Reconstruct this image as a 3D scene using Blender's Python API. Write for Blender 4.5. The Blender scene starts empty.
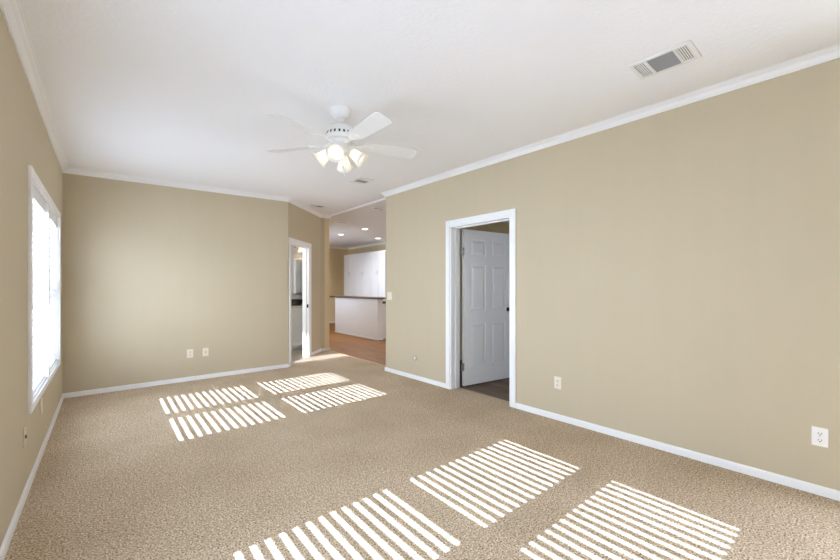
import bpy, bmesh, math
from mathutils import Vector, Matrix

C = bpy.context.scene.collection
SC = bpy.context.scene
PI = math.pi

# ------------------------------------------------------------------ camera
YAW = 0.7017
F_PX = 379.98
cam_d = bpy.data.cameras.new('camera')
cam_d.sensor_width = 36.0
cam_d.lens = F_PX / 840.0 * 36.0
cam_d.shift_y = (286.8 - 280.0) / 840.0
cam_d.clip_start = 0.02
cam = bpy.data.objects.new('camera', cam_d)
C.objects.link(cam)
cam.location = (0, 0, 1.28)
cam.rotation_euler = (PI / 2, 0, -YAW)
SC.camera = cam

# ------------------------------------------------------------------ world, sun, exposure
world = bpy.data.worlds.new('world')
SC.world = world
world.use_nodes = True
bg = world.node_tree.nodes['Background']
bg.inputs[0].default_value = (0.86, 0.98, 1.24, 1)
bg.inputs[1].default_value = 16.0

SUN_TAN = 0.63
sun_d = bpy.data.lights.new('sun', 'SUN')
sun_d.energy = 26.0
sun_d.angle = math.radians(0.25)
sun_d.color = (0.86, 1.01, 1.36)
sun = bpy.data.objects.new('sun', sun_d)
C.objects.link(sun)
sun.location = (-6, 3, 6)
sun.rotation_euler = Vector((1, 0, -SUN_TAN)).to_track_quat('-Z', 'Y').to_euler()

SC.view_settings.view_transform = 'Standard'
SC.view_settings.look = 'None'
SC.view_settings.gamma = 1.0
SC.view_settings.use_curve_mapping = False
SC.view_settings.exposure = 0.20
SC.cycles.use_adaptive_sampling = False
SC.cycles.max_bounces = 10
SC.cycles.diffuse_bounces = 8
SC.cycles.transparent_max_bounces = 16
SC.cycles.sample_clamp_indirect = 6.0


def area(name, loc, direction, sx, sy, power, color=(1, 1, 1), portal=False):
    d = bpy.data.lights.new(name, 'AREA')
    d.shape = 'RECTANGLE'
    d.size, d.size_y = sx, sy
    d.energy = power
    d.color = color
    d.cycles.is_portal = portal
    o = bpy.data.objects.new(name, d)
    C.objects.link(o)
    o.location = loc
    o.rotation_euler = Vector(direction).to_track_quat('-Z', 'Z').to_euler()
    return o


# sky portals at the openings, and an added bathroom fill lamp
area('fill_bathroom', (-0.75, 6.56, 2.2), (1, 0, -0.1), 0.7, 0.7, 450.0, (0.9, 0.98, 1.1))  # fill lamp added outside the transom to brighten the bathroom
area('portal_added_porch', (3.40, 9.9, 1.47), (1, 0, 0), 2.4, 1.25, 0, portal=True)  # sky portal for the added porch-side kitchen window
area('daylight_window_far', (-0.62, 4.47, 1.3), (1, 0, 0), 1.8, 1.4, 0, portal=True)
area('daylight_window_near', (-0.66, 1.2, 1.3), (1, 0, 0), 1.8, 1.4, 0, portal=True)


# ------------------------------------------------------------------ materials
def srgb(r, g, b):
    f = lambda c: ((c / 255.0) / 12.92) if c / 255.0 <= 0.04045 else ((c / 255.0 + 0.055) / 1.055) ** 2.4
    return (f(r), f(g), f(b), 1)


def mat(name, color, rough=0.5, metal=0.0, spec=0.5, bump=None, vary=None, coat=0.0):
    m = bpy.data.materials.new(name)
    m.use_nodes = True
    nt = m.node_tree
    b = nt.nodes['Principled BSDF']
    b.inputs['Base Color'].default_value = color
    b.inputs['Roughness'].default_value = rough
    b.inputs['Metallic'].default_value = metal
    b.inputs['Specular IOR Level'].default_value = spec
    b.inputs['Coat Weight'].default_value = coat
    geo = nt.nodes.new('ShaderNodeNewGeometry')
    if vary:
        sc_, amt = vary
        n = nt.nodes.new('ShaderNodeTexNoise')
        n.inputs['Scale'].default_value = sc_
        n.inputs['Detail'].default_value = 4
        nt.links.new(geo.outputs['Position'], n.inputs['Vector'])
        mx = nt.nodes.new('ShaderNodeMix')
        mx.data_type = 'RGBA'
        mx.inputs[6].default_value = tuple(c * (1 - amt) for c in color[:3]) + (1,)
        mx.inputs[7].default_value = tuple(min(1, c * (1 + amt)) for c in color[:3]) + (1,)
        nt.links.new(n.outputs['Fac'], mx.inputs[0])
        nt.links.new(mx.outputs[2], b.inputs['Base Color'])
    if bump:
        sc_, st = bump
        n = nt.nodes.new('ShaderNodeTexNoise')
        n.inputs['Scale'].default_value = sc_
        n.inputs['Detail'].default_value = 3
        nt.links.new(geo.outputs['Position'], n.inputs['Vector'])
        bp = nt.nodes.new('ShaderNodeBump')
        bp.inputs['Strength'].default_value = st
        bp.inputs['Distance'].default_value = 0.01
        nt.links.new(n.outputs['Fac'], bp.inputs['Height'])
        nt.links.new(bp.outputs['Normal'], b.inputs['Normal'])
    return m


def emission(name, color, strength):
    m = bpy.data.materials.new(name)
    m.use_nodes = True
    nt = m.node_tree
    b = nt.nodes['Principled BSDF']
    b.inputs['Base Color'].default_value = color
    b.inputs['Emission Color'].default_value = color
    b.inputs['Emission Strength'].default_value = strength
    return m


def ramp(nt, fac, stops):
    r = nt.nodes.new('ShaderNodeValToRGB')
    while len(r.color_ramp.elements) < len(stops):
        r.color_ramp.elements.new(0.5)
    for e, (p, c) in zip(r.color_ramp.elements, stops):
        e.position = p
        e.color = c
    nt.links.new(fac, r.inputs[0])
    return r


def carpet_material():
    m = bpy.data.materials.new('beige_carpet')
    m.use_nodes = True
    nt = m.node_tree
    b = nt.nodes['Principled BSDF']
    b.inputs['Roughness'].default_value = 0.95
    b.inputs['Specular IOR Level'].default_value = 0.1
    geo = nt.nodes.new('ShaderNodeNewGeometry')
    n1 = nt.nodes.new('ShaderNodeTexNoise')
    n1.inputs['Scale'].default_value = 115
    n1.inputs['Detail'].default_value = 2.5
    n1.inputs['Roughness'].default_value = 0.6
    n2 = nt.nodes.new('ShaderNodeTexNoise')
    n2.inputs['Scale'].default_value = 2.2
    n2.inputs['Detail'].default_value = 3
    n3 = nt.nodes.new('ShaderNodeTexNoise')
    n3.inputs['Scale'].default_value = 40
    n3.inputs['Detail'].default_value = 2
    for n in (n1, n2, n3):
        nt.links.new(geo.outputs['Position'], n.inputs['Vector'])
    r = ramp(nt, n1.outputs['Fac'], [(0.34, srgb(74, 55, 39)), (0.43, srgb(174, 154, 127)),
                                     (0.56, srgb(202, 184, 159)), (0.66, srgb(234, 220, 200))])
    r3 = ramp(nt, n3.outputs['Fac'], [(0.35, (0.88, 0.86, 0.84, 1)), (0.65, (1.08, 1.08, 1.08, 1))])
    r2 = ramp(nt, n2.outputs['Fac'], [(0.35, (0.93, 0.92, 0.90, 1)), (0.65, (1.04, 1.04, 1.05, 1))])
    col = r.outputs[0]
    for q in (r3, r2):
        mx = nt.nodes.new('ShaderNodeMix')
        mx.data_type = 'RGBA'
        mx.blend_type = 'MULTIPLY'
        mx.inputs[0].default_value = 1
        nt.links.new(col, mx.inputs[6])
        nt.links.new(q.outputs[0], mx.inputs[7])
        col = mx.outputs[2]
    nt.links.new(col, b.inputs['Base Color'])
    bp = nt.nodes.new('ShaderNodeBump')
    bp.inputs['Strength'].default_value = 0.35
    bp.inputs['Distance'].default_value = 0.01
    nt.links.new(n1.outputs['Fac'], bp.inputs['Height'])
    nt.links.new(bp.outputs['Normal'], b.inputs['Normal'])
    return m


def plank_material(name, c1, c2, c3, pw, pl, rough, rot=PI / 2):
    m = bpy.data.materials.new(name)
    m.use_nodes = True
    nt = m.node_tree
    b = nt.nodes['Principled BSDF']
    b.inputs['Roughness'].default_value = rough
    b.inputs['Specular IOR Level'].default_value = 0.25
    geo = nt.nodes.new('ShaderNodeNewGeometry')
    mp = nt.nodes.new('ShaderNodeMapping')
    mp.inputs['Rotation'].default_value = (0, 0, rot)
    nt.links.new(geo.outputs['Position'], mp.inputs['Vector'])
    br = nt.nodes.new('ShaderNodeTexBrick')
    br.offset = 0.37
    br.inputs['Scale'].default_value = 1
    br.inputs['Brick Width'].default_value = pl
    br.inputs['Row Height'].default_value = pw
    br.inputs['Mortar Size'].default_value = 0.0025
    br.inputs['Color1'].default_value = c1
    br.inputs['Color2'].default_value = c2
    br.inputs['Mortar'].default_value = tuple(c * 0.35 for c in c1[:3]) + (1,)
    nt.links.new(mp.outputs[0], br.inputs['Vector'])
    mp2 = nt.nodes.new('ShaderNodeMapping')
    mp2.inputs['Scale'].default_value = (1.5, 28, 1)
    nt.links.new(mp.outputs[0], mp2.inputs['Vector'])
    n = nt.nodes.new('ShaderNodeTexNoise')
    n.inputs['Scale'].default_value = 1.6
    n.inputs['Detail'].default_value = 5
    nt.links.new(mp2.outputs[0], n.inputs['Vector'])
    r = ramp(nt, n.outputs['Fac'], [(0.4, (0, 0, 0, 1)), (0.68, (1, 1, 1, 1))])
    mx = nt.nodes.new('ShaderNodeMix')
    mx.data_type = 'RGBA'
    nt.links.new(r.outputs[0], mx.inputs[0])
    nt.links.new(br.outputs['Color'], mx.inputs[6])
    mx.inputs[7].default_value = c3
    nt.links.new(mx.outputs[2], b.inputs['Base Color'])
    return m


def tile_material():
    m = bpy.data.materials.new('stone_tile')
    m.use_nodes = True
    nt = m.node_tree
    b = nt.nodes['Principled BSDF']
    b.inputs['Roughness'].default_value = 0.4
    geo = nt.nodes.new('ShaderNodeNewGeometry')
    br = nt.nodes.new('ShaderNodeTexBrick')
    br.offset = 0
    br.inputs['Scale'].default_value = 1
    br.inputs['Brick Width'].default_value = 0.3
    br.inputs['Row Height'].default_value = 0.3
    br.inputs['Mortar Size'].default_value = 0.006
    br.inputs['Color1'].default_value = srgb(176, 164, 148)
    br.inputs['Color2'].default_value = srgb(160, 148, 132)
    br.inputs['Mortar'].default_value = srgb(125, 115, 104)
    nt.links.new(geo.outputs['Position'], br.inputs['Vector'])
    nt.links.new(br.outputs['Color'], b.inputs['Base Color'])
    return m


def wall_material(name, color):
    """Painted wallboard: soft mottling and faint vertical streaks of the paint roller."""
    m = mat(name, color, 0.75, spec=0.25, bump=(60, 0.05))
    nt = m.node_tree
    b = nt.nodes['Principled BSDF']
    geo = nt.nodes.new('ShaderNodeNewGeometry')
    mp = nt.nodes.new('ShaderNodeMapping')
    mp.inputs['Scale'].default_value = (9, 9, 0.5)
    n = nt.nodes.new('ShaderNodeTexNoise')
    n.inputs['Scale'].default_value = 1.0
    n.inputs['Detail'].default_value = 4
    nt.links.new(geo.outputs['Position'], mp.inputs['Vector'])
    nt.links.new(mp.outputs[0], n.inputs['Vector'])
    r = ramp(nt, n.outputs['Fac'], [(0.3, tuple(c * 0.99 for c in color[:3]) + (1,)), (0.7, tuple(c * 1.01 for c in color[:3]) + (1,))])
    nt.links.new(r.outputs[0], b.inputs['Base Color'])
    return m


def glass_material(name='window_glass', tint=(0.96, 0.98, 0.97, 1)):
    m = bpy.data.materials.new(name)
    m.use_nodes = True
    nt = m.node_tree
    for n in list(nt.nodes):
        nt.nodes.remove(n)
    out = nt.nodes.new('ShaderNodeOutputMaterial')
    tr = nt.nodes.new('ShaderNodeBsdfTransparent')
    tr.inputs[0].default_value = tint
    gl = nt.nodes.new('ShaderNodeBsdfGlossy')
    gl.inputs['Roughness'].default_value = 0.02
    mx = nt.nodes.new('ShaderNodeMixShader')
    mx.inputs[0].default_value = 0.05
    nt.links.new(tr.outputs[0], mx.inputs[1])
    nt.links.new(gl.outputs[0], mx.inputs[2])
    nt.links.new(mx.outputs[0], out.inputs[0])
    return m


def shade_material():
    m = bpy.data.materials.new('frosted_glass')
    m.use_nodes = True
    nt = m.node_tree
    for n in list(nt.nodes):
        nt.nodes.remove(n)
    out = nt.nodes.new('ShaderNodeOutputMaterial')
    tl = nt.nodes.new('ShaderNodeBsdfTranslucent')
    tl.inputs[0].default_value = (0.95, 0.93, 0.88, 1)
    df = nt.nodes.new('ShaderNodeBsdfDiffuse')
    df.inputs[0].default_value = (0.93, 0.92, 0.88, 1)
    mx = nt.nodes.new('ShaderNodeMixShader')
    mx.inputs[0].default_value = 0.45
    nt.links.new(tl.outputs[0], mx.inputs[1])
    nt.links.new(df.outputs[0], mx.inputs[2])
    nt.links.new(mx.outputs[0], out.inputs[0])
    return m


def slat_material():
    m = bpy.data.materials.new('white_slat')
    m.use_nodes = True
    nt = m.node_tree
    for n in list(nt.nodes):
        nt.nodes.remove(n)
    out = nt.nodes.new('ShaderNodeOutputMaterial')
    tl = nt.nodes.new('ShaderNodeBsdfTranslucent')
    tl.inputs[0].default_value = (0.9, 0.9, 0.88, 1)
    df = nt.nodes.new('ShaderNodeBsdfDiffuse')
    df.inputs[0].default_value = (0.9, 0.9, 0.9, 1)
    mx = nt.nodes.new('ShaderNodeMixShader')
    mx.inputs[0].default_value = 0.88
    nt.links.new(tl.outputs[0], mx.inputs[1])
    nt.links.new(df.outputs[0], mx.inputs[2])
    nt.links.new(mx.outputs[0], out.inputs[0])
    return m


TAN = wall_material('tan_wall_paint', srgb(193, 180, 154))
TAN_DEEP = wall_material('deep_tan_wall_paint', srgb(220, 203, 165))
GREYWALL = wall_material('grey_wall_paint', srgb(196, 190, 184))
CEIL = mat('white_ceiling_texture', srgb(244, 244, 245), 0.9, spec=0.1, bump=(45, 0.25))
TRIM = mat('white_trim_paint', srgb(240, 240, 240), 0.4)
CARPET = carpet_material()
WOOD = plank_material('oak_laminate', srgb(158, 108, 56), srgb(142, 94, 46), srgb(112, 70, 32), 0.13, 1.1, 0.5)
DARKWOOD = plank_material('dark_vinyl_plank', srgb(126, 106, 84), srgb(104, 86, 68), srgb(62, 50, 40), 0.15, 1.2, 0.5)
TILE = tile_material()
GLASS = glass_material()
SOFT = glass_material('added_door_glass', (0.81, 0.81, 0.81, 1))  # grey tint dims the light entering by the added glazed door
TINTED = glass_material('tinted_glass', (0.55, 0.54, 0.51, 1))
OBSCURE = glass_material('obscure_glass', (0.53, 0.53, 0.52, 1))
FROST = shade_material()
SLAT = slat_material()
VINYL = mat('white_vinyl', srgb(238, 240, 242), 0.4)
FANWHITE = mat('fan_white_enamel', srgb(236, 236, 234), 0.35)
BLADE = mat('fan_blade_white', srgb(232, 232, 230), 0.45)
BLACK = mat('dark_slot', srgb(28, 26, 24), 0.7)
VENTGREY = mat('vent_shadow_grey', srgb(120, 120, 120), 0.6)
VENTWHITE = mat('vent_white_enamel', srgb(232, 232, 230), 0.45)
VENTDARK = mat('vent_louver_grey', srgb(150, 149, 148), 0.5)
IVORY = mat('ivory_plastic', srgb(226, 218, 202), 0.35)
WHITEPL = mat('white_plastic', srgb(240, 238, 232), 0.35)
TANPL = mat('tan_plastic', srgb(205, 192, 165), 0.4)
STEEL = mat('brushed_nickel', srgb(170, 168, 164), 0.35, metal=1.0)
BRONZE = mat('dark_bronze', srgb(40, 34, 30), 0.35, metal=0.8)
CABWHITE = mat('white_cabinet_paint', srgb(226, 226, 228), 0.4, vary=(3, 0.015))
BEAD = mat('white_panel_paint', srgb(228, 229, 231), 0.45, vary=(4, 0.02))
BARWOOD = mat('dark_cherry_wood', srgb(72, 38, 20), 0.5, vary=(14, 0.35))
COUNTER = mat('cultured_marble', srgb(216, 208, 200), 0.25, vary=(12, 0.05))
DARKBROWN = mat('dark_brown_weave', srgb(46, 30, 22), 0.6, bump=(150, 0.5))
CABGREY = mat('grey_cabinet_paint', srgb(205, 204, 203), 0.35)
BULB = emission('lamp_bulb', (1.0, 0.95, 0.85, 1), 2.8)
WARMBULB = emission('warm_lamp_bulb', (1.0, 0.82, 0.55, 1), 40.0)
CANLIGHT = emission('can_lens', (1.0, 0.96, 0.88, 1), 6.0)
DOORWHITE = mat('white_door_paint', srgb(232, 232, 232), 0.4)


# ------------------------------------------------------------------ mesh helpers
class MB:
    def __init__(self):
        self.bm = bmesh.new()

    def box(self, a, b, M=None, bevel=0.0):
        lo = [min(a[i], b[i]) for i in range(3)]
        hi = [max(a[i], b[i]) for i in range(3)]
        vs = [self.bm.verts.new((x, y, z)) for x in (lo[0], hi[0]) for y in (lo[1], hi[1]) for z in (lo[2], hi[2])]
        fs = [(0, 1, 3, 2), (4, 6, 7, 5), (0, 4, 5, 1), (2, 3, 7, 6), (0, 2, 6, 4), (1, 5, 7, 3)]
        faces = [self.bm.faces.new([vs[i] for i in f]) for f in fs]
        if bevel > 0:
            es = list({e for f in faces for e in f.edges})
            r = bmesh.ops.bevel(self.bm, geom=es, offset=bevel, segments=2, affect='EDGES', profile=0.6)
            vs = list({v for f in r['faces'] for v in f.verts} | {v for v in vs if v.is_valid})
        if M is not None:
            for v in vs:
                if v.is_valid:
                    v.co = M @ v.co
        return self

    def prism(self, pts, z0, z1, M=None):
        """polygon in xy extruded from z0 to z1; z may be callables of (x, y)"""
        g = lambda z, p: z(p[0], p[1]) if callable(z) else z
        lo = [self.bm.verts.new((p[0], p[1], g(z0, p))) for p in pts]
        hi = [self.bm.verts.new((p[0], p[1], g(z1, p))) for p in pts]
        n = len(pts)
        self.bm.faces.new(lo[::-1])
        self.bm.faces.new(hi)
        for i in range(n):
            self.bm.faces.new([lo[i], lo[(i + 1) % n], hi[(i + 1) % n], hi[i]])
        if M is not None:
            for v in lo + hi:
                v.co = M @ v.co
        return self

    def lathe(self, prof, n=32, M=None, smooth=True):
        """profile of (radius, z) about the z axis"""
        rings = []
        for r, z in prof:
            if r < 1e-6:
                rings.append([self.bm.verts.new((0, 0, z))])
            else:
                rings.append([self.bm.verts.new((r * math.cos(2 * PI * i / n), r * math.sin(2 * PI * i / n), z)) for i in range(n)])
        for a, b in zip(rings, rings[1:]):
            for i in range(n):
                j = (i + 1) % n
                if len(a) == 1 and len(b) == 1:
                    continue
                if len(a) == 1:
                    f = self.bm.faces.new([a[0], b[i], b[j]])
                elif len(b) == 1:
                    f = self.bm.faces.new([a[i], b[0], a[j]])
                else:
                    f = self.bm.faces.new([a[i], b[i], b[j], a[j]])
                f.smooth = smooth
        if M is not None:
            for rg in rings:
                for v in rg:
                    v.co = M @ v.co
        return self

    def tube(self, pts, r, n=10, M=None):
        pts = [Vector(p) for p in pts]
        rings = []
        for i, p in enumerate(pts):
            t = (pts[min(i + 1, len(pts) - 1)] - pts[max(i - 1, 0)]).normalized()
            up = Vector((0, 0, 1)) if abs(t.z) < 0.9 else Vector((1, 0, 0))
            u = t.cross(up).normalized()
            w = t.cross(u)
            rr = r[i] if isinstance(r, (list, tuple)) else r
            rings.append([self.bm.verts.new(p + u * rr * math.cos(2 * PI * k / n) + w * rr * math.sin(2 * PI * k / n)) for k in range(n)])
        for a, b in zip(rings, rings[1:]):
            for k in range(n):
                f = self.bm.faces.new([a[k], a[(k + 1) % n], b[(k + 1) % n], b[k]])
                f.smooth = True
        self.bm.faces.new(rings[0][::-1])
        self.bm.faces.new(rings[-1])
        if M is not None:
            for rg in rings:
                for v in rg:
                    v.co = M @ v.co
        return self

    def build(self, name, m, parent=None):
        bmesh.ops.recalc_face_normals(self.bm, faces=self.bm.faces[:])
        me = bpy.data.meshes.new(name)
        self.bm.to_mesh(me)
        self.bm.free()
        me.materials.append(m)
        o = bpy.data.objects.new(name, me)
        C.objects.link(o)
        if parent:
            o.parent = parent
        return o


def thing(name, label, cat, M=None, group=None):
    o = bpy.data.objects.new(name, None)
    o.empty_display_size = 0.1
    C.objects.link(o)
    if M is not None:
        o.matrix_world = M
    o['label'] = label
    o['category'] = cat
    if group:
        o['group'] = group
    return o


def tag(o, label, cat, group=None):
    o['label'] = label
    o['category'] = cat
    if group:
        o['group'] = group
    return o


def structure(o, label=None):
    o['kind'] = 'structure'
    if label:
        o['label'] = label
    return o


def copy_tree(o, parent=None):
    c = o.copy()
    C.objects.link(c)
    if parent:
        c.parent = parent
    for ch in list(o.children):
        copy_tree(ch, c)
    return c


def T(x, y, z):
    return Matrix.Translation((x, y, z))


def frame(P, Q, z=0.0):
    """x along P to Q, y = left normal (into the room), z up"""
    d = Vector((Q[0] - P[0], Q[1] - P[1], 0)).normalized()
    M = Matrix(((d.x, -d.y, 0, P[0]), (d.y, d.x, 0, P[1]), (0, 0, 1, z), (0, 0, 0, 1)))
    return M


def wall(name, P, Q, thick, z0, z1, m, openings=(), ext=(0, 0)):
    """slab behind the face line P to Q (room on the left of P to Q) with rectangular openings"""
    M = frame(P, Q)
    L = math.hypot(Q[0] - P[0], Q[1] - P[1])
    ss = sorted({-ext[0], L + ext[1]} | {s for o in openings for s in o[:2]})
    zs = sorted({z0, z1} | {z for o in openings for z in o[2:]})
    bm = MB()
    # cells merged vertically per column
    for a, b in zip(ss, ss[1:]):
        start = None
        for c, d in zip(zs, zs[1:]):
            hole = any(o[0] <= (a + b) / 2 <= o[1] and o[2] <= (c + d) / 2 <= o[3] for o in openings)
            if hole:
                if start is not None:
                    bm.box((a, -thick, start), (b, 0, c), M)
                    start = None
            elif start is None:
                start = c
        if start is not None:
            bm.box((a, -thick, start), (b, 0, z1), M)
    o = bm.build(name, m)
    structure(o)
    return o, M


def sweep(name, path, prof, m, z=0.0, closed=False):
    """moulding: profile (out, up) swept along wall-face points, room on the left of the path, mitred corners"""
    bm = bmesh.new()
    pts = [Vector((p[0], p[1])) for p in path]
    n = len(pts)
    rings = []
    for i, p in enumerate(pts):
        d0 = (p - pts[i - 1]).normalized() if i > 0 else None
        d1 = (pts[i + 1] - p).normalized() if i < n - 1 else None
        n0 = Vector((-d0.y, d0.x)) if d0 else None
        n1 = Vector((-d1.y, d1.x)) if d1 else None
        if n0 is None:
            off = n1
        elif n1 is None:
            off = n0
        else:
            b = (n0 + n1).normalized()
            off = b / max(0.2, b.dot(n0))
        zz = z(p.x, p.y) if callable(z) else z
        rings.append([bm.verts.new((p.x + off.x * o, p.y + off.y * o, zz + u)) for o, u in prof])
    k = len(prof)
    for a, b in zip(rings, rings[1:]):
        for j in range(k):
            bm.faces.new([a[j], a[(j + 1) % k], b[(j + 1) % k], b[j]])
    bm.faces.new(rings[0])
    bm.faces.new(rings[-1][::-1])
    bmesh.ops.recalc_face_normals(bm, faces=bm.faces[:])
    me = bpy.data.meshes.new(name)
    bm.to_mesh(me)
    bm.free()
    me.materials.append(m)
    o = bpy.data.objects.new(name, me)
    C.objects.link(o)
    structure(o)
    return o


# ------------------------------------------------------------------ plan
def lx(y):
    return -0.319 + 0.0102 * (y - 5.977)


def rx(y):
    return 3.3528 - 0.0101 * (y - 3.84)


YB = 5.977                      # back wall
YR = -1.45                      # wall behind the camera
BY = 0.05                       # rear wall of the side room
C0 = (2.30, YB)                 # corner of back wall and angled wall
C1 = (3.36, 7.03)
C2 = (3.55, 7.03)
YE = 4.765                       # free end of the right wall
KX, KY = 6.95, 12.28            # kitchen far walls


def ceilz(x, y=0):
    return 2.647 + 0.0173 * (x + 0.33)


LB, LR = (lx(YB), YB), (lx(YR), YR)
RR, RE = (rx(YR), YR), (rx(YE), YE)
ML, MR, MB_, MA = frame(LB, LR), frame(RR, RE), frame(C0, LB), frame(C1, C0)
LEN_A = math.hypot(C1[0] - C0[0], C1[1] - C0[1])
cosL = math.hypot(1, 0.0102)


def s_left(y):
    return (YB - y) * cosL


def s_right(y):
    return (y - YR) * cosL


# ------------------------------------------------------------------ floors and ceilings
o = MB().prism([(-0.5, YR - 0.2), (3.50, YR - 0.2), (3.50, 4.75), (3.53, 4.75), (3.53, 7.1), (3.40, 7.1), (2.31 - 0.03, 6.03), (-0.5, 6.03)], -0.1, 0.0).build('floor', CARPET)
structure(o, 'beige flecked cut pile carpet of the living room')
o = MB().prism([(3.53, 4.75), (KX + 0.2, 4.75), (KX + 0.2, KY + 0.2), (3.53, KY + 0.2)], -0.1, 0.0).build('floor_kitchen', WOOD)
structure(o, 'orange brown wood plank floor of the kitchen')
o = MB().prism([(3.50, BY - 0.14), (KX + 0.2, BY - 0.14), (KX + 0.2, 4.75), (3.50, 4.75)], -0.1, -0.004).build('floor_bedroom', DARKWOOD)
structure(o, 'dark wood plank floor of the side room')
o = MB().box((3.50, YR - 0.6, -0.1), (KX, BY - 0.14, -0.01)).build('floor_patio', mat('patio_concrete', srgb(190, 186, 178), 0.9, vary=(6, 0.08)))
structure(o, 'pale concrete patio outside the added unseen glazed door')
o = MB().prism([(-0.5, 6.03), (2.28, 6.03), (3.40, 7.1), (3.53, 7.1), (3.53, 8.2), (-0.5, 8.2)], -0.1, -0.003).build('floor_bathroom', TILE)
structure(o, 'grey beige tile floor of the bathroom')
o = MB().box((3.515, YE + 0.02, 0.0), (3.55, 6.99, 0.006), bevel=0.002).build('trim_1', mat('oak_reducer', srgb(190, 140, 92), 0.4))
structure(o, 'thin wooden strip where carpet meets kitchen floor')

o = MB().prism([(-0.55, YR - 0.25), (3.55, YR - 0.25), (3.55, 8.2), (-0.55, 8.2)], ceilz, lambda x, y: ceilz(x) + 0.12).build('ceiling', CEIL)
structure(o, 'white textured ceiling of the living room')
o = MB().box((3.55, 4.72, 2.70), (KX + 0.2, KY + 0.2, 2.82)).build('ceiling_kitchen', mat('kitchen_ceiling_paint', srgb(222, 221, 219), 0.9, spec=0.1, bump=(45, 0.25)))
structure(o)
o = MB().box((3.52, BY - 0.14, 2.55), (KX + 0.2, 4.72, 2.65)).build('ceiling_bedroom', CEIL)
structure(o)

# ------------------------------------------------------------------ walls
WIN_Z0, WIN_Z1 = 0.515, 1.990
WIN = [4.468, 1.206]            # centres of the two twin windows along the left wall
ops = [(s_left(c) - 0.955, s_left(c) + 0.955, WIN_Z0, WIN_Z1) for c in WIN]
wall('wall_left', LB, LR, 0.16, -0.05, 2.80, TAN, ops, (0.2, 0.2))
wall('wall_back', C0, LB, 0.12, -0.05, 2.80, TAN, (), (0, 0.1))
DA = (LEN_A - 0.90, LEN_A - 0.092, 0.0, 2.005)
wall('wall_angled', C1, C0, 0.12, 0.0, 2.80, TAN, [(DA[0], DA[1], -0.001, DA[3])], (0, 0))
wall('wall_nook', C2, C1, 0.12, -0.05, 2.80, TAN, (), (0, 0.05))
GD = (0.16, 1.28, 0.0, 2.04)    # unseen glazed door added in the right wall to brighten the left wall
DR = (s_right(2.478), s_right(3.385), 0.0, 2.04)
wall('wall_right', RR, RE, 0.155, -0.05, 2.80, TAN, [(DR[0], DR[1], -0.051, DR[3]), GD], (0.2, 0))
wall('wall_rear', LR, RR, 0.14, -0.05, 2.80, TAN, (), (0.2, 0.2))
# kitchen shell
wall('wall_kitchen_left', (3.55, KY), (3.55, 7.03), 0.10, -0.05, 2.80, TAN_DEEP, [(1.2, 3.6, 0.85, 2.1)], (0.1, 0))
wall('wall_kitchen_back', (KX, KY), (3.55, KY), 0.12, -0.05, 2.80, TAN_DEEP, (), (0.1, 0.1))
wall('wall_kitchen_right', (KX, 5.10), (KX, KY), 0.12, -0.05, 2.80, TAN_DEEP, [(1.1, 1.9, 0.95, 2.0)], (0.1, 0.1))
wall('wall_kitchen_front', (RE[0] + 0.155, YE), (KX, YE), 0.10, -0.05, 2.80, TAN_DEEP, (), (0, 0.1))
# side room shell
wall('wall_bedroom_right', (KX, BY), (KX, 4.70), 0.12, -0.05, 2.7, TAN_DEEP, (), (0.1, 0.1))
wall('wall_bedroom_rear', (RR[0] + 0.155, BY), (KX, BY), 0.14, -0.05, 2.7, TAN_DEEP, [(1.4, 2.6, 0.9, 2.0)], (0, 0.1))
wall('wall_bedroom_back', (KX, 4.63), (3.42, 4.63), 0.07, -0.05, 2.7, TAN_DEEP, (), (0.1, 0))
# bathroom shell: high transom window in the outer wall lets the sun in
wall('wall_bathroom_left', (-0.33, 8.1), (-0.33, YB + 0.11), 0.14, -0.05, 2.80, GREYWALL, [(8.1 - 6.93, 8.1 - 6.20, 1.80, 2.56)], (0.1, 0))
wall('wall_bathroom_back', (3.45, 8.0), (-0.33, 8.0), 0.12, -0.05, 2.80, GREYWALL, (), (0.0, 0.1))
wall('wall_bathroom_right', (3.45, 7.03), (3.45, 8.0), 0.05, -0.05, 2.80, GREYWALL, (), (0, 0.1))

o = MB().prism([(0.80, 6.18), (1.48, 6.92), (1.41, 6.985), (0.73, 6.245)], 0.0, 1.0).build('wall_sun_mask', GREYWALL)  # unseen half wall added to give the sun patch its diagonal edge
structure(o, 'low diagonal half wall added unseen in the bathroom to shape the sun patch')

o = MB().box((0.9, 8.25, 2.45), (3.44, 12.4, 2.55)).build('ceiling_sun_block', CEIL)  # unseen slab added to block sun from the added kitchen window
structure(o, 'unseen roof slab added to keep the sun out of the kitchen window')

# ------------------------------------------------------------------ mouldings
CROWN = [(a * 0.82, b * 0.82) for a, b in [(0, 0), (0.012, 0), (0.015, 0.010), (0.021, 0.014), (0.026, 0.026), (0.038, 0.044), (0.054, 0.055), (0.060, 0.060),
         (0.064, 0.066), (0.075, 0.068), (0.075, 0.08), (0, 0.08)]]
cz = lambda x, y: ceilz(x) - 0.060
sweep('trim_2', [(3.55, 7.20), C2, C1, C0, LB, LR], CROWN, TRIM, cz)['label'] = 'white crown moulding around left and back walls'
sweep('trim_3', [RR, RE, (RE[0] + 0.155, YE), (RE[0] + 0.155 + 0.02, YE)], CROWN, TRIM, cz)['label'] = 'white crown moulding along the right wall'
sweep('trim_4', [LR, RR], CROWN, TRIM, cz)
sweep('trim_5', [(KX, 5.12), (KX, KY), (3.56, KY)], CROWN, TRIM, 2.70 - 0.060)['label'] = 'white crown moulding in the kitchen'
o = MB().box((3.52, YE, 2.688), (3.556, 7.02, 2.715), M=None).build('trim_6', TRIM)
structure(o, 'white strip on the ceiling between living room and kitchen')
BASE = [(0, 0), (0.013, 0), (0.013, 0.046), (0.010, 0.053), (0.005, 0.057), (0, 0.057)]
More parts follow.
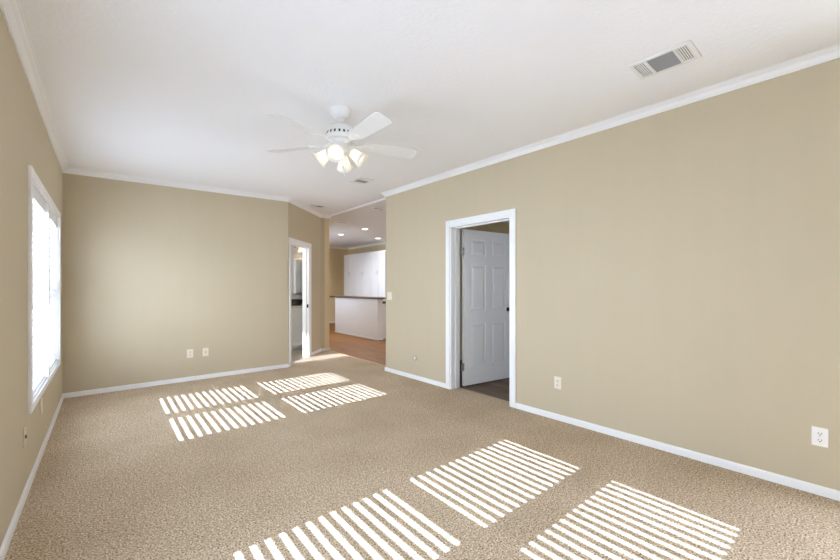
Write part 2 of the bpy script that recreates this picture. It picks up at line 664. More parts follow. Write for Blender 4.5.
sA = lambda s: (C1[0] + (C0[0] - C1[0]) * s / LEN_A, C1[1] + (C0[1] - C1[1]) * s / LEN_A)
CAS = 0.068
sweep('baseboard_nook', [(3.55, 7.10), C2, C1, sA(DA[0] - CAS)], BASE, TRIM)
sweep('baseboard_left', [sA(DA[1] + CAS), C0, LB, LR], BASE, TRIM)
sweep('baseboard_right', [(rx(YR + GD[1] + CAS), YR + GD[1] + CAS), (rx(2.478 - CAS), 2.478 - CAS)], BASE, TRIM)
sweep('baseboard_right', [(rx(3.385 + CAS), 3.385 + CAS), RE, (RE[0] + 0.155, YE), (RE[0] + 0.2, YE)], BASE, TRIM).name = 'baseboard_right_far'
sweep('baseboard_kitchen', [(KX, 5.2), (KX, KY), (3.56, KY)], BASE, TRIM)


def casing(name, M, s0, s1, z0, z1, w, depth, four=False, label=None):
    """flat bevelled casing round an opening, on the wall face, joined in one frame with its jamb lining"""
    b = MB()
    t = 0.016
    prof = [(0, 0), (t * 0.6, 0), (t, 0.012), (t, w - 0.008), (t - 0.005, w), (0, w)]
    zb = z0 - w if four else z0
    # sides
    for sgn, s in ((-1, s0), (1, s1)):
        a, c = (s - w, s) if sgn < 0 else (s, s + w)
        b.box((a, 0, zb), (c, t, z1 + w), M, bevel=0.004)
    b.box((s0 + 0.001, 0, z1), (s1 - 0.001, t - 0.0005, z1 + w - 0.0005), M, bevel=0.004)
    if four:
        b.box((s0 + 0.001, 0, z0 - w), (s1 - 0.001, t - 0.0005, z0), M, bevel=0.004)
    # jamb lining
    j = 0.016
    b.box((s0 - 0.002, -depth, z0), (s0 + j, 0.002, z1), M)
    b.box((s1 - j, -depth, z0), (s1 + 0.002, 0.002, z1), M)
    b.box((s0, -depth, z1 - j), (s1, 0.002, z1 + 0.002), M)
    if four:
        b.box((s0, -depth, z0 - 0.002), (s1, 0.002, z0 + j), M)
    o = b.build(name, TRIM)
    structure(o, label)
    return o, b


casing('trim_7', MR, DR[0], DR[1], 0.0, DR[3], CAS, 0.157, label='white casing around the right hand doorway')
o = MB()
o.box((DR[0] + 0.016, -0.11, 0), (DR[0] + 0.028, -0.07, DR[3] - 0.016), MR)
o.box((DR[1] - 0.028, -0.11, 0), (DR[1] - 0.016, -0.07, DR[3] - 0.016), MR)
o.box((DR[0] + 0.028, -0.11, DR[3] - 0.028), (DR[1] - 0.028, -0.07, DR[3] - 0.016), MR)
structure(o.build('trim_8', TRIM), 'white door stop inside the right hand doorway')
casing('trim_11', MR, GD[0], GD[1], 0.0, GD[3], CAS, 0.157, label='white casing around the unseen glazed door added behind the camera for light')
casing('trim_9', MA, DA[0], DA[1], 0.0, DA[3], CAS, 0.122, label='white casing around the bathroom doorway')
o = MB()
o.box((DA[0] + 0.016, -0.08, 0), (DA[0] + 0.028, -0.045, DA[3] - 0.016), MA)
o.box((DA[1] - 0.028, -0.08, 0), (DA[1] - 0.016, -0.045, DA[3] - 0.016), MA)
o.box((DA[0] + 0.028, -0.08, DA[3] - 0.028), (DA[1] - 0.028, -0.045, DA[3] - 0.016), MA)
bst = o.build('trim_10', TRIM)
structure(bst, 'white door stop inside the bathroom doorway')


# ------------------------------------------------------------------ windows
def twin_window(name, yc):
    s = s_left(yc)
    M = ML @ T(s, 0, 0)
    r = bpy.data.objects.new(name, None)
    C.objects.link(r)
    r.matrix_world = M
    r['kind'] = 'structure'
    r['label'] = 'white twin double hung window in the left wall'
    I = Matrix.Identity(4)
    b = MB()
    w, t = 0.065, 0.018
    for sg in (-1, 1):
        b.box((sg * 0.955, 0, WIN_Z0 - 0.045), (sg * (0.955 + w), t, WIN_Z1 + w), bevel=0.004)
        b.box((sg * 0.957, -0.16, WIN_Z0), (sg * 0.94, 0.002, WIN_Z1))
    b.box((-0.954, 0, WIN_Z1), (0.954, t - 0.0005, WIN_Z1 + w - 0.0005), bevel=0.004)
    b.box((-0.954, 0, WIN_Z0 - 0.045), (0.954, t - 0.0005, WIN_Z0), bevel=0.004)
    b.box((-0.955, -0.16, WIN_Z0 - 0.002), (0.955, 0.002, WIN_Z0 + 0.012))
    b.box((-0.955, -0.16, WIN_Z1 - 0.012), (0.955, 0.002, WIN_Z1 + 0.002))
    b.box((-0.04, -0.155, WIN_Z0 + 0.012), (0.04, t - 0.002, WIN_Z1 - 0.012), bevel=0.003)
    b.build('casing', TRIM, r)
    for sg in (-1, 1):
        # light opening 0.66 wide
        g0, g1 = 0.110, 0.765
        b = MB()
        for a, c in ((0.04, g0), (g1, 0.94)):
            b.box((sg * a, -0.15, WIN_Z0 + 0.012), (sg * c, -0.105, WIN_Z1 - 0.012))
        b.box((sg * g0, -0.15, WIN_Z0 + 0.012), (sg * g1, -0.105, 0.572))
        b.box((sg * g0, -0.15, 1.957), (sg * g1, -0.105, WIN_Z1 - 0.012))
        b.box((sg * g0, -0.15, 1.205), (sg * g1, -0.105, 1.275))
        b.build('sash', VINYL, r)
        MB().box((sg * g0, -0.134, 0.572), (sg * g1, -0.130, 1.205)).build('pane', GLASS, r)
        MB().box((sg * g0, -0.134, 1.275), (sg * g1, -0.130, 1.957)).build('pane', GLASS, r)
    return r


twin_window('window_1', WIN[0])
twin_window('window_2', WIN[1])



# blinds ------------------------------------------------------------
def make_blind(label, M):
    r = thing('window_blind', label, 'blind', M, 'white slatted blinds in the left windows')
    hw = 0.443
    b = MB()
    b.box((-hw, -0.062, 1.918), (hw, -0.012, 1.974))
    b.build('headrail', VINYL, r)
    b = MB()
    b.box((-hw, -0.010, 1.893), (hw, -0.002, 1.974), bevel=0.002)
    b.build('valance', VINYL, r)
    for nm, zs, tilt in (('slat', [0.5467 + 0.0453 * i for i in range(15)], 8.5), ('slat', [0.5467 + 0.0453 * i for i in range(15, 30)], 5.0)):
        a = math.radians(tilt)
        bm = bmesh.new()
        n = 4
        rows = []
        for k in range(n + 1):
            u = -0.025 + 0.05 * k / n
            h = 0.0025 * (1 - (u / 0.025) ** 2)
            yy = u * math.cos(a) + h * math.sin(a)
            zz = -u * math.sin(a) + h * math.cos(a)
            rows.append([bm.verts.new((x, yy - 0.037, zz + d)) for d in (0, 0.0016) for x in (-hw, hw)])
        for p, q in zip(rows, rows[1:]):
            for i, j in ((0, 1), (1, 3), (3, 2), (2, 0)):
                f = bm.faces.new([p[i], p[j], q[j], q[i]])
        for p in (rows[0], rows[-1]):
            bm.faces.new([p[0], p[1], p[3], p[2]])
        bmesh.ops.recalc_face_normals(bm, faces=bm.faces[:])
        me = bpy.data.meshes.new('slat')
        bm.to_mesh(me)
        bm.free()
        me.materials.append(SLAT)
        for z in zs:
            s = bpy.data.objects.new('slat', me)
            C.objects.link(s)
            s.parent = r
            s.location = (0, 0, z)
    MB().box((-hw, -0.060, 0.529), (hw, -0.014, 0.541), bevel=0.004).build('bottom_rail', VINYL, r)
    for x in (-0.30, 0.0, 0.30):
        b = MB()
        b.box((x - 0.002, -0.0125, 0.535), (x + 0.002, -0.0115, 1.95))
        b.box((x - 0.002, -0.0625, 0.535), (x + 0.002, -0.0615, 1.95))
        b.build('ladder_tape', VINYL, r)
    MB().tube([(-0.34, -0.006, 1.94), (-0.34, -0.004, 1.25)], 0.0045, 8).build('tilt_wand', VINYL, r)
    c = MB().tube([(0.36, -0.006, 1.94), (0.36, -0.004, 1.16)], 0.0016, 6).build('lift_cord', VINYL, r)
    MB().lathe([(0, 1.165), (0.006, 1.160), (0.009, 1.12), (0.007, 1.115), (0, 1.115)], 10, T(0.36, -0.004, 0)).build('tassel', VINYL, c)
    return r


sx = s_left(WIN[0])
BL = [(s_left(WIN[0]) + 0.49, 'white slatted blind in the visible window, half nearer the camera'),
      (s_left(WIN[0]) - 0.49, 'white slatted blind in the visible window, half nearer the back corner'),
      (s_left(WIN[1]) + 0.49, 'white slatted blind outside the frame, half farther behind the camera'),
      (s_left(WIN[1]) - 0.49, 'white slatted blind outside the frame, half nearer the visible window')]
proto = make_blind(BL[0][1], ML @ T(BL[0][0], 0, 0))
for s, lab in BL[1:]:
    c = copy_tree(proto)
    c.matrix_world = ML @ T(s, 0, 0)
    c['label'] = lab


def simple_window(name, M, s0, s1, z0, z1, depth, mullions=0, glass=None):
    glass = glass or GLASS
    r = bpy.data.objects.new(name, None)
    C.objects.link(r)
    r.matrix_world = M
    r['kind'] = 'structure'
    b = MB()
    f = 0.03
    b.box((s0, -depth, z0), (s0 + f, -depth + 0.05, z1))
    b.box((s1 - f, -depth, z0), (s1, -depth + 0.05, z1))
    b.box((s0 + f, -depth, z0), (s1 - f, -depth + 0.05, z0 + f))
    b.box((s0 + f, -depth, z1 - f), (s1 - f, -depth + 0.05, z1))
    for k in range(mullions):
        x = s0 + (s1 - s0) * (k + 1) / (mullions + 1)
        b.box((x - 0.03, -depth, z0 + f), (x + 0.03, -depth + 0.05, z1 - f))
    b.build('window_frame', VINYL, r)
    MB().box((s0 + f, -depth + 0.02, z0 + f), (s1 - f, -depth + 0.025, z1 - f)).build('pane', glass, r)
    return r


simple_window('added_glazed_door', MR, GD[0], GD[1], GD[2], GD[3], 0.14, 0, SOFT)  # unseen glazed door added to let in light for the left wall
simple_window('added_window_kitchen', frame((KX, 5.10), (KX, KY)), 1.1, 1.9, 0.95, 2.0, 0.11, 0, OBSCURE)  # unseen window added to light the kitchen
simple_window('added_window_porch', frame((3.55, KY), (3.55, 7.03)), 1.2, 3.6, 0.85, 2.1, 0.09, 1, OBSCURE)  # unseen window added to light the cabinets and peninsula front
simple_window('added_window_bedroom', frame((RR[0] + 0.155, BY), (KX, BY)), 1.4, 2.6, 0.9, 2.0, 0.13, 0, TINTED)  # unseen window added to light the side room and open door
simple_window('window_6', frame((-0.33, 8.1), (-0.33, YB + 0.11)), 8.1 - 6.93, 8.1 - 6.20, 1.80, 2.56, 0.13, 0, OBSCURE)


# ------------------------------------------------------------------ six panel door, open into the side room
def panel_door():
    hx, hy = 3.560, 3.345
    ex, ey = 4.418, 3.245
    W = math.hypot(ex - hx, ey - hy)
    d = Vector((ex - hx, ey - hy, 0)).normalized()
    M = Matrix(((d.x, -d.y, 0, hx), (d.y, d.x, 0, hy), (0, 0, 1, 0.012), (0, 0, 0, 1)))
    r = bpy.data.objects.new('door_1', None)
    C.objects.link(r)
    r.matrix_world = M
    r['kind'] = 'structure'
    r['label'] = 'white six panel door standing open into the side room'
    H, t = 2.005, 0.035
    st, mid = 0.115, 0.105
    pw = (W - 2 * st - mid) / 2
    cols = [(st, st + pw), (st + pw + mid, W - st)]
    rows = [(0.215, 0.79), (0.955, 1.555), (1.665, 1.885)]
    b = MB()
    # core a little thinner, stiles and rails proud of it on both faces, raised fields
    b.box((0, 0.012, 0), (W, t - 0.012, H))
    for y0, y1, sg in ((0.0, 0.013, 1), (t - 0.013, t, -1)):
        for a, c in ((0, st), (st + pw, st + pw + mid), (W - st, W)):
            b.box((a, y0, 0), (c, y1, H))
        zz = [0, 0.215, 0.79, 0.955, 1.555, 1.665, 1.885, H]
        for k in range(0, 8, 2):
            for a, c in cols:
                b.box((a - 0.0005, y0, zz[k]), (c + 0.0005, y1, zz[k + 1]))
        for a, c in cols:
            for z0, z1 in rows:
                # raised field as a frustum
                yo = 0.0125 if sg > 0 else t - 0.0125
                yi = 0.002 if sg > 0 else t - 0.002
                m1, m2 = 0.020, 0.046
                lo = [b.bm.verts.new(p) for p in ((a + m1, yo, z0 + m1), (c - m1, yo, z0 + m1), (c - m1, yo, z1 - m1), (a + m1, yo, z1 - m1))]
                hi = [b.bm.verts.new(p) for p in ((a + m2, yi, z0 + m2), (c - m2, yi, z0 + m2), (c - m2, yi, z1 - m2), (a + m2, yi, z1 - m2))]
                b.bm.faces.new(hi)
                for i in range(4):
                    b.bm.faces.new([lo[i], lo[(i + 1) % 4], hi[(i + 1) % 4], hi[i]])
    b.build('door_leaf', DOORWHITE, r)
    # knob
    for sg, y in ((-1, 0.0), (1, t)):
        K = T(W - 0.065, y, 0.955) @ Matrix.Rotation(PI / 2 * (1 if sg < 0 else -1), 4, 'X')
        MB().lathe([(0, 0), (0.030, 0), (0.030, 0.005), (0.013, 0.010), (0.011, 0.032), (0.022, 0.040), (0.027, 0.052), (0.022, 0.064), (0, 0.068)], 24, K).build('door_knob', BRONZE, r)['label'] = 'dark bronze knob'
    for z in (0.245, 1.72):
        b = MB()
        b.box((-0.045, -0.0015, z - 0.045), (0.0, 0.0015, z + 0.045))
        b.tube([(-0.006, -0.006, z - 0.05), (-0.006, -0.006, z + 0.05)], 0.0075, 10)
        b.box((-0.003, 0.002, z - 0.045), (0.0005, 0.034, z + 0.045))
        b.build('hinge', STEEL, r)['label'] = 'grey metal hinge'
    return r


panel_door()

# strike plate on the bathroom jamb
o = MB().box((DA[0] + 0.016, -0.042, 0.90), (DA[0] + 0.019, -0.008, 0.96), MA).build('strike_plate', BRONZE)
tag(o, 'small dark strike plate on the bathroom door jamb', 'strike plate')

# ------------------------------------------------------------------ ceiling fan
FX, FY = 1.458, 2.700
FZ = ceilz(FX)
fan = thing('ceiling_fan', 'white five blade ceiling fan with four lit frosted glass shades', 'ceiling fan', T(FX, FY, FZ))
MB().lathe([(0, 0.004), (0.086, 0.004), (0.087, -0.006), (0.083, -0.012), (0.080, -0.016), (0.075, -0.036), (0.060, -0.055), (0.042, -0.064), (0.034, -0.067), (0, -0.067)], 40).build('canopy', FANWHITE, fan)
MB().lathe([(0, -0.060), (0.026, -0.062), (0.030, -0.076), (0.026, -0.090), (0.015, -0.096), (0.015, -0.140), (0, -0.140)], 24).build('downrod', FANWHITE, fan)
motor = MB().lathe([(0, -0.131), (0.040, -0.131), (0.075, -0.135), (0.092, -0.142), (0.099, -0.154), (0.100, -0.181), (0.104, -0.186), (0.112, -0.201),
                    (0.116, -0.216), (0.112, -0.228), (0.100, -0.235), (0.078, -0.239), (0.060, -0.242), (0, -0.242)], 48).build('motor_housing', FANWHITE, fan)
for k in range(20):
    a = 2 * PI * k / 20 + 0.07
    Mv = Matrix.Rotation(a, 4, 'Z') @ T(0.1105, 0, -0.203) @ Matrix.Rotation(math.radians(-20), 4, 'Y')
    MB().box((-0.003, -0.0070, -0.012), (0.003, 0.0070, 0.012), Mv, bevel=0.0025).build('vent_slot', BLACK, motor)
MB().lathe([(0, -0.240), (0.088, -0.240), (0.090, -0.248), (0.086, -0.259), (0.070, -0.263), (0, -0.263)], 40).build('flywheel', FANWHITE, fan)
MB().lathe([(0, -0.261), (0.060, -0.261), (0.062, -0.268), (0.060, -0.306), (0.066, -0.312), (0.070, -0.328), (0.058, -0.344), (0.030, -0.354), (0.012, -0.358), (0.010, -0.372), (0, -0.376)], 36).build('light_fitter', FANWHITE, fan)


def blade_mesh():
    b = MB()
    pts = []
    r0, r1, w0, w1 = 0.185, 0.635, 0.058, 0.071
    pts += [(r0, -w0 * 0.75), (r0 + 0.03, -w0)]
    pts += [(r1 - 0.03, -w1), (r1 - 0.009, -w1 + 0.009), (r1, -w1 + 0.03)]
    pts += [(r1, w1 - 0.03), (r1 - 0.009, w1 - 0.009), (r1 - 0.03, w1)]
    pts += [(r0 + 0.03, w0), (r0, w0 * 0.75)]
    b.prism(pts, -0.003, 0.003)
    return b


def iron_mesh():
    b = MB()
    b.prism([(0.075, -0.016), (0.13, -0.011), (0.17, -0.020), (0.20, -0.042), (0.235, -0.046), (0.262, -0.030), (0.275, 0.0),
             (0.262, 0.030), (0.235, 0.046), (0.20, 0.042), (0.17, 0.020), (0.13, 0.011), (0.075, 0.016)], -0.009, -0.0032)
    for x, y in ((0.215, -0.026), (0.215, 0.026), (0.25, 0)):
        b.lathe([(0, -0.0115), (0.004, -0.011), (0.006, -0.009), (0, -0.009)], 10, T(x, y, 0))
    return b


bm0 = im0 = None
for k in range(5):
    ang = math.radians(-19 + 72 * k)
    R = Matrix.Rotation(ang, 4, 'Z') @ T(0, 0, -0.272) @ Matrix.Rotation(math.radians(-12), 4, 'X')
    if k == 0:
        bl = blade_mesh().build('blade', BLADE, fan)
        ir = iron_mesh().build('blade_iron', FANWHITE, bl)
        b0, i0 = bl, ir
    else:
        bl = b0.copy()
        C.objects.link(bl)
        bl.parent = fan
        ir = i0.copy()
        C.objects.link(ir)
        ir.parent = bl
    bl.matrix_local = R
    # arm from flywheel down to the iron
ARM = []
for k in range(5):
    ang = math.radians(-19 + 72 * k)
    R = Matrix.Rotation(ang, 4, 'Z')
    MB().tube([(0.070, 0, -0.252), (0.100, 0, -0.258), (0.125, 0, -0.272), (0.155, 0, -0.277)], [0.012, 0.011, 0.010, 0.009], 10, R).build('blade_arm', FANWHITE, fan)

for k in range(4):
    ang = math.radians(-131 + 90 * k)
    R = Matrix.Rotation(ang, 4, 'Z')
    d = Vector((math.sin(math.radians(52)), 0, -math.cos(math.radians(52))))
    p0 = Vector((0.040, 0, -0.322))
    p1 = p0 + Vector((0.030, 0, 0.002))
    p2 = p1 + d * 0.030
    MB().tube([p0, p1, p1 + d * 0.012, p2], [0.010, 0.010, 0.012, 0.017], 12, R).build('lamp_arm', FANWHITE, fan)
    q = d.to_track_quat('Z', 'Y').to_matrix().to_4x4()
    Ms = R @ T(*(p1 + d * 0.022)) @ q @ Matrix.Diagonal((1.15, 1.15, 1.12, 1))
    outer = [(0.020, 0.0), (0.027, 0.004), (0.033, 0.020), (0.037, 0.045), (0.043, 0.070), (0.053, 0.092), (0.062, 0.102)]
    inner = [(r - 0.003, z) for r, z in outer[::-1]]
    sh = MB().lathe(outer + inner, 32, Ms).build('lamp_shade', FROST, fan)
    MB().lathe([(0, 0.005), (0.012, 0.010), (0.013, 0.030), (0.022, 0.050), (0.026, 0.066), (0.020, 0.082), (0.010, 0.089), (0, 0.090)], 20, Ms).build('bulb', BULB, sh)
for x, y, z1 in ((0.030, -0.022, -0.500), (-0.012, -0.062, -0.460)):
    c = MB().tube([(x, y, -0.318), (x, y, z1)], 0.0016, 6).build('pull_chain', STEEL, fan)
    MB().lathe([(0, z1 + 0.004), (0.005, z1), (0.006, z1 - 0.018), (0, z1 - 0.024)], 10, T(x, y, 0)).build('chain_fob', FANWHITE, c)


# ------------------------------------------------------------------ ceiling vents
def vent(label, x, y, w, l, rot, z, group='ceiling air registers'):
    """three way register, long side along local y; faces down"""
    M = T(x, y, z) @ Matrix.Rotation(rot, 4, 'Z') @ Matrix.Rotation(-0.0173, 4, 'Y')
    r = thing('ceiling_vent', label, 'air vent', M, group)
    hw, hl = w / 2, l / 2
    f = 0.026
    zb = -0.009
    e = hl * 0.46
    b = MB()
    for sg in (-1, 1):
        b.box((sg * (hw - f), -hl, zb), (sg * hw, hl, 0.002), bevel=0.003)
        b.box((-hw + f, sg * (hl - f), zb), (hw - f, sg * hl, 0.002), bevel=0.003)
        b.box((-hw + f, sg * e - 0.008, zb), (hw - f, sg * e + 0.008, 0.002))
    b.build('vent_frame', VENTWHITE, r)
    MB().box((-hw + f, -hl + f, 0.0005), (hw - f, hl - f, 0.002)).build('damper', BLACK, r)
    n = max(5, int((w - 2 * f) / 0.017))
    for i in range(n):
        xx = -hw + f + (i + 0.5) * (w - 2 * f) / n
        Mi = T(xx, 0, -0.004) @ Matrix.Rotation(math.radians(40), 4, 'Y')
        MB().box((-0.0075, -e + 0.008, -0.0007), (0.0075, e - 0.008, 0.0007), Mi).build('louver', VENTDARK, r)
    for sg in (-1, 1):
        span = hl - f - e - 0.008
        n = 5
        for i in range(n):
            yy = sg * (e + 0.008 + (i + 0.5) * span / n)
            Mi = T(0, yy, -0.004) @ Matrix.Rotation(math.radians(-28), 4, 'X')
            MB().box((-hw + f, -span / n * 0.33, -0.0007), (hw - f, span / n * 0.33, 0.0007), Mi).build('louver', VENTWHITE, r)
    return r


vent('white rectangular ceiling vent with dark slots, near the right wall', 2.71, 0.832, 0.245, 0.34, 0.02, ceilz(2.71) - 0.002)
vent('ceiling vent just beyond the fan with wide dark louvres', 2.68, 4.385, 0.22, 0.29, 0.02, ceilz(2.68) - 0.002)
vent('narrow dark ceiling vent above the bathroom doorway', 2.96, 6.24, 0.17, 0.29, PI / 2, ceilz(2.96) - 0.004)
vent('dim ceiling vent in the kitchen, near its left ceiling edge', 4.09, 7.50, 0.30, 0.18, 0.0, 2.698)
vent('faint ceiling vent in the kitchen close to the right wall end', 3.86, 5.74, 0.24, 0.18, 0.0, 2.698)

# recessed lights
RL = [((5.02, 9.26), 'leftmost of the three recessed kitchen ceiling lights'),
      ((4.99, 8.00), 'middle and nearest of the three recessed kitchen ceiling lights'),
      ((6.23, 9.27), 'rightmost of the three recessed kitchen ceiling lights')]
can0 = None
for (x, y), lab in RL:
    if can0 is None:
        can0 = thing('recessed_light', lab, 'ceiling light', T(x, y, 2.70), 'recessed kitchen ceiling lights')
        MB().lathe([(0.068, -0.001), (0.092, -0.001), (0.094, -0.006), (0.090, -0.010), (0.070, -0.008), (0.068, -0.001)], 32).build('trim_ring', VENTWHITE, can0)
        MB().lathe([(0, -0.004), (0.069, -0.004), (0.069, -0.002), (0, -0.002)], 32).build('lens', CANLIGHT, can0)
        c = can0
    else:
        c = copy_tree(can0)
        c.matrix_world = T(x, y, 2.70)
        c['label'] = lab
    d = bpy.data.lights.new('can_lamp', 'SPOT')
    d.energy = 20 if x > 6 else 110
    d.spot_size = math.radians(158)
    d.spot_blend = 0.6
    d.color = (0.94, 0.98, 1.03)
    d.shadow_soft_size = 0.06
    lo = bpy.data.objects.new('can_lamp', d)
    C.objects.link(lo)
    lo.location = (x, y, 2.68)


# ------------------------------------------------------------------ wall plates
def plate(name, label, cat, M, w=0.072, h=0.115, m=WHITEPL, group=None):
    r = thing(name, label, cat, M, group)
    b = MB()
    b.box((-w / 2, -0.001, -h / 2), (w / 2, 0.006, h / 2), bevel=0.003)
    b.build('cover_plate', m, r)
    return r


def duplex(label, M, m=WHITEPL, group='duplex outlets low on the walls'):
    r = plate('wall_outlet', label, 'outlet', M, m=m, group=group)
    for z in (-0.0205, 0.0205):
        b = MB()
        b.box((-0.0165, 0.005, z - 0.0145), (0.0165, 0.0085, z + 0.0145), bevel=0.003)
        k = b.build('receptacle', m, r)
        b = MB()
        b.box((-0.0085, 0.0082, z - 0.002), (-0.0055, 0.0090, z + 0.008))
        b.box((0.0055, 0.0082, z - 0.002), (0.0085, 0.0090, z + 0.007))
        b.box((-0.003, 0.0082, z - 0.0105), (0.003, 0.0090, z - 0.005))
        b.build('slots', BLACK, k)
    MB().lathe([(0, 0.0075), (0.002, 0.0073), (0.003, 0.006), (0, 0.006)], 10, Matrix.Rotation(-PI / 2, 4, 'X')).build('screw', STEEL, r)
    return r


def jack(label, M, m, group=None, port=0.008):
    r = plate('wall_jack', label, 'wall jack', M, m=m, group=group)
    RX = Matrix.Rotation(-PI / 2, 4, 'X')
    MB().lathe([(0, 0.012), (port * 0.5, 0.012), (port, 0.010), (port, 0.005), (0, 0.005)], 16, RX).build('jack_port', BLACK, r)
    for z in (-0.042, 0.042):
        MB().lathe([(0, 0.0080), (0.003, 0.0078), (0.004, 0.006), (0, 0.006)], 10, T(0, 0, z) @ RX).build('screw', STEEL, r)
    return r


duplex('white duplex outlet at the right edge, low on the right wall', MR @ T(s_right(0.197), 0, 0.357))
duplex('cream duplex outlet just right of the doorway casing, low on the wall', MR @ T(s_right(1.935), 0, 0.357), IVORY)
duplex('left cream outlet of the pair low on the back wall', MB_ @ T(C0[0] - 0.949, 0, 0.372), IVORY)
jack('right cream jack plate of the pair low on the back wall', MB_ @ T(C0[0] - 1.136, 0, 0.371), IVORY, port=0.007)
jack('wall coloured jack plate with dark port below the near window end', ML @ T(s_left(3.305), 0, 0.371), TANPL, port=0.011)
p_ = plate('blank_plate', 'plain cream cover plate low under the left window', 'cover plate', ML @ T(s_left(4.09), 0, 0.371), m=IVORY)
for z in (-0.042, 0.042):
    MB().lathe([(0, 0.0078), (0.003, 0.0076), (0.004, 0.006), (0, 0.006)], 10, T(0, 0, z) @ Matrix.Rotation(-PI / 2, 4, 'X')).build('screw', IVORY, p_)
# switch
sw = plate('light_switch', 'cream double light switch at the far end of the right wall', 'light switch', MR @ T(s_right(4.66), 0, 1.143), w=0.116, m=IVORY)
for x in (-0.023, 0.023):
    b = MB()
    b.box((x - 0.0165, 0.005, -0.033), (x + 0.0165, 0.0085, 0.033), bevel=0.002)
    b.build('rocker', IVORY, sw)
# round port
rp = thing('round_wall_plate', 'small round grey ringed plate low on the right wall before the doorway', 'wall plate', MR @ T(s_right(4.07), 0, 0.292) @ Matrix.Rotation(-PI / 2, 4, 'X'))
MB().lathe([(0, 0), (0.036, 0), (0.036, 0.004), (0.026, 0.006), (0, 0.006)], 28).build('cover_disc', IVORY, rp)
MB().lathe([(0.026, 0.005), (0.036, 0.004), (0.037, 0.009), (0.032, 0.013), (0.026, 0.010), (0.026, 0.005)], 28).build('metal_ring', STEEL, rp)

# ------------------------------------------------------------------ kitchen
pen = thing('kitchen_peninsula', 'white panelled half wall peninsula standing on the kitchen wood floor', 'peninsula', T(5.08, 7.58, 0))
b = MB()
b.box((0, 0, 0), (0.15, 2.14, 0.985), bevel=0.012)
b.build('half_wall', BEAD, pen)
b = MB()
b.box((-0.012, -0.012, 0.002), (0.16, 2.15, 0.05), bevel=0.004)
b.build('kick_board', TRIM, pen)
b = MB()
b.box((-0.008, -0.008, 0.955), (0.158, 2.148, 0.984), bevel=0.004)
b.build('top_moulding', TRIM, pen)
o = MB().box((4.97, 7.36, 0.986), (5.33, 9.85, 1.026), bevel=0.010).build('bar_top', BARWOOD)
tag(o, 'long dark cherry wood bar top lying on the white peninsula', 'counter')


def shaker(parent, M, w, h, m, name='cabinet_door', handle=None):
    """panel door in local x (width) z (height), front at -y"""
    b = MB()
    b.box((0, -0.018, 0), (w, 0, h))
    rw = 0.055
    b2 = MB()
    b.box((0, -0.026, 0), (rw, -0.0179, h))
    b.box((w - rw, -0.026, 0), (w, -0.0179, h))
    b.box((rw, -0.026, 0), (w - rw, -0.0179, rw))
    b.box((rw, -0.026, h - rw), (w - rw, -0.0179, h))
    b2.bm.free()
    d = b.build(name, m, parent)
    d.matrix_local = M
    if handle:
        x, z0, z1 = handle
        MB().tube([(x, -0.026, z0), (x, -0.052, z0 + 0.012), (x, -0.052, z1 - 0.012), (x, -0.026, z1)], 0.005, 8).build('handle', STEEL, d)
    return d


def pantry(label, y0, w):
    # local frame: x along -y of the world, -y local = toward the living room (-x world)
    M = Matrix(((0, 1, 0, 6.40), (-1, 0, 0, y0), (0, 0, 1, 0), (0, 0, 0, 1)))
    r = thing('pantry_cabinet', label, 'cabinet', M, 'tall white pantry cabinets')
    b = MB()
    b.box((0.001, 0, 0.09), (w - 0.001, 0.53, 2.33))
    b.box((0.001, 0.06, 0.0), (w - 0.001, 0.53, 0.09))
    b.box((0.001, -0.028, 2.315), (w - 0.001, 0.53, 2.352))
    b.build('carcass', CABWHITE, r)
    dw = w / 2 - 0.014
    for k in range(2):
        x0 = 0.010 + k * (dw + 0.008)
        hx = dw - 0.035 if k == 0 else 0.035
        shaker(r, T(x0, -0.0005, 1.605), dw, 0.70, CABWHITE, handle=(hx, 0.05, 0.16))
        shaker(r, T(x0, -0.0005, 0.11), dw, 1.475, CABWHITE, handle=(hx, 0.70, 0.81))
    return r


PW = 0.82
for k, lab in enumerate(['leftmost tall white pantry cabinet behind the peninsula, beside the tan kitchen wall',
                         'middle tall white pantry cabinet visible above the bar top',
                         'tall white pantry cabinet right of the middle one, cut by the right wall end']):
    if k == 0:
        pc0 = pantry(lab, 11.56, PW)
    else:
        c = copy_tree(pc0)
        c.matrix_world = Matrix(((0, 1, 0, 6.40), (-1, 0, 0, 11.56 - PW * k), (0, 0, 1, 0), (0, 0, 0, 1)))
        c['label'] = lab

# base cabinet on the kitchen side of the peninsula
bc = thing('base_cabinet', 'low white base cabinet just behind the right end of the peninsula', 'cabinet', T(5.26, 7.72, 0))
b = MB()
b.box((0, 0, 0.09), (0.56, 1.9, 0.868))
b.box((0, 0.0, 0.0), (0.50, 1.9, 0.09))
b.build('carcass', CABWHITE, bc)
for k in range(4):
    d = shaker(bc, Matrix(((0, -1, 0, 0.5605), (1, 0, 0, 0.01 + k * 0.475), (0, 0, 1, 0.11), (0, 0, 0, 1))), 0.46, 0.74, CABWHITE, handle=(0.42, 0.58, 0.69))
b = MB()
b.box((0.03, -0.016, 0.13), (0.53, 0.0, 0.84))
b.box((0.03, -0.022, 0.13), (0.08, -0.015, 0.84))
b.box((0.48, -0.022, 0.13), (0.53, -0.015, 0.84))
b.box((0.08, -0.022, 0.13), (0.48, -0.015, 0.18))
b.box((0.08, -0.022, 0.79), (0.48, -0.015, 0.84))
b.build('end_panel', CABWHITE, bc)
o = MB().box((5.24, 7.66, 0.87), (5.87, 9.64, 0.91), bevel=0.008).build('worktop', BARWOOD)
tag(o, 'lower dark wood worktop on the base cabinet behind the peninsula', 'counter')

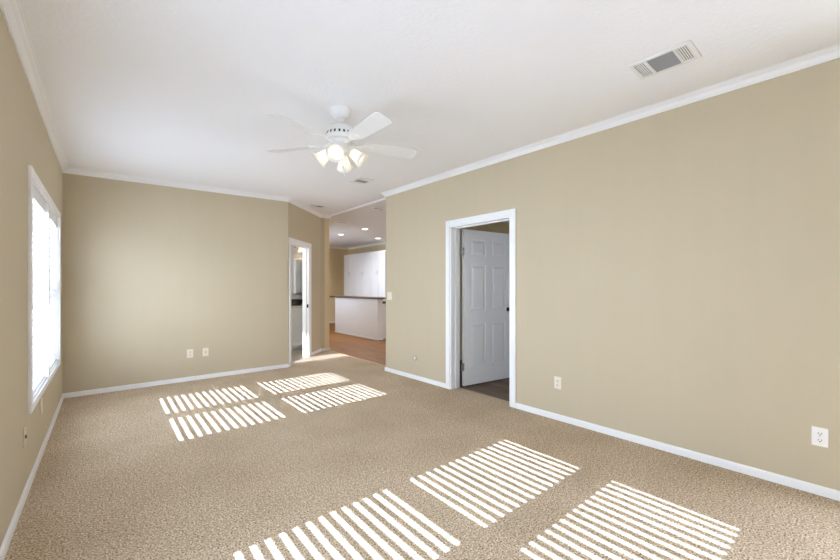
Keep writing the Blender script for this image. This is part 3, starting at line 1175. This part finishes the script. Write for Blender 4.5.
# ------------------------------------------------------------------ bathroom
van = thing('bathroom_vanity', 'white bathroom vanity seen through the doorway at the left', 'vanity', T(2.35, 7.45, 0))
W = 1.09
b = MB()
b.box((0, 0, 0.07), (W, 0.53, 0.858))
b.box((0.02, 0.05, 0.0), (W, 0.53, 0.07))
b.build('carcass', CABWHITE, van)
for x in (0.015, 0.555):
    shaker(van, T(x, -0.0005, 0.09), 0.52, 0.75, CABWHITE, handle=None)
top = MB()
top.box((2.33, 7.42, 0.860), (3.447, 7.985, 0.895), bevel=0.008)
top.box((2.33, 7.965, 0.895), (3.447, 7.985, 0.97))
tag(top.build('stone_counter', COUNTER), 'pale marbled vanity top on the white bathroom vanity', 'counter')
# dark basket on it
bk = thing('toiletry_basket', 'dark brown basket on the bathroom vanity top', 'basket', T(3.10, 7.60, 0.895))
b = MB()
b.lathe([(0, 0.002), (0.10, 0.002), (0.118, 0.06), (0.125, 0.118), (0.130, 0.124), (0.124, 0.128), (0.116, 0.118), (0.108, 0.06), (0.09, 0.012), (0, 0.012)], 28)
b.build('basket_body', DARKBROWN, bk)
fc = thing('vanity_faucet', 'small chrome faucet behind the basket on the bathroom vanity top', 'faucet', T(3.22, 7.80, 0.897))
MB().lathe([(0, 0), (0.026, 0), (0.026, 0.012), (0.014, 0.02), (0.012, 0.09), (0, 0.095)], 18).build('faucet_body', STEEL, fc)
MB().tube([(0, 0, 0.07), (0, -0.04, 0.11), (0, -0.09, 0.115), (0, -0.115, 0.09)], 0.010, 10).build('spout', STEEL, fc)
MB().tube([(0, 0, 0.09), (0, 0.0, 0.12), (0, 0.03, 0.145)], 0.006, 8).build('lever', STEEL, fc)
mc = thing('medicine_cabinet', 'light grey two door medicine cabinet on the bathroom wall above the vanity', 'cabinet', T(3.20, 8.0, 1.14))
b = MB()
b.box((0, -0.10, 0), (0.245, -0.001, 0.72), bevel=0.003)
b.build('cabinet_box', CABGREY, mc)
for x in (0.004, 0.125):
    d = MB().box((x, -0.118, 0.004), (x + 0.117, -0.1005, 0.716), bevel=0.003).build('cabinet_door', CABGREY, mc)
    MB().box((x + 0.018, -0.1205, 0.022), (x + 0.099, -0.1175, 0.698), bevel=0.002).build('door_panel', CABGREY, d)
sc_ = thing('wall_sconce', 'lit warm glass wall lamp above the grey bathroom medicine cabinet', 'wall lamp', T(3.33, 8.0, 2.08))
b = MB()
b.box((-0.11, -0.025, 0.03), (0.10, -0.001, 0.11), bevel=0.006)
b.build('back_plate', STEEL, sc_)
MB().tube([(0, -0.02, 0.07), (0, -0.09, 0.09), (0, -0.13, 0.08), (0, -0.13, 0.055)], 0.009, 10).build('lamp_arm', STEEL, sc_)
outer = [(0.035, 0.07), (0.05, 0.06), (0.062, 0.02), (0.078, -0.04), (0.092, -0.085)]
sh = MB().lathe(outer + [(r - 0.003, z) for r, z in outer[::-1]], 28, T(0, -0.13, 0)).build('lamp_shade', FROST, sc_)
MB().lathe([(0, 0.055), (0.013, 0.05), (0.014, 0.03), (0.028, 0.0), (0.03, -0.02), (0.02, -0.04), (0, -0.048)], 18, T(0, -0.13, 0)).build('bulb', WARMBULB, sh)
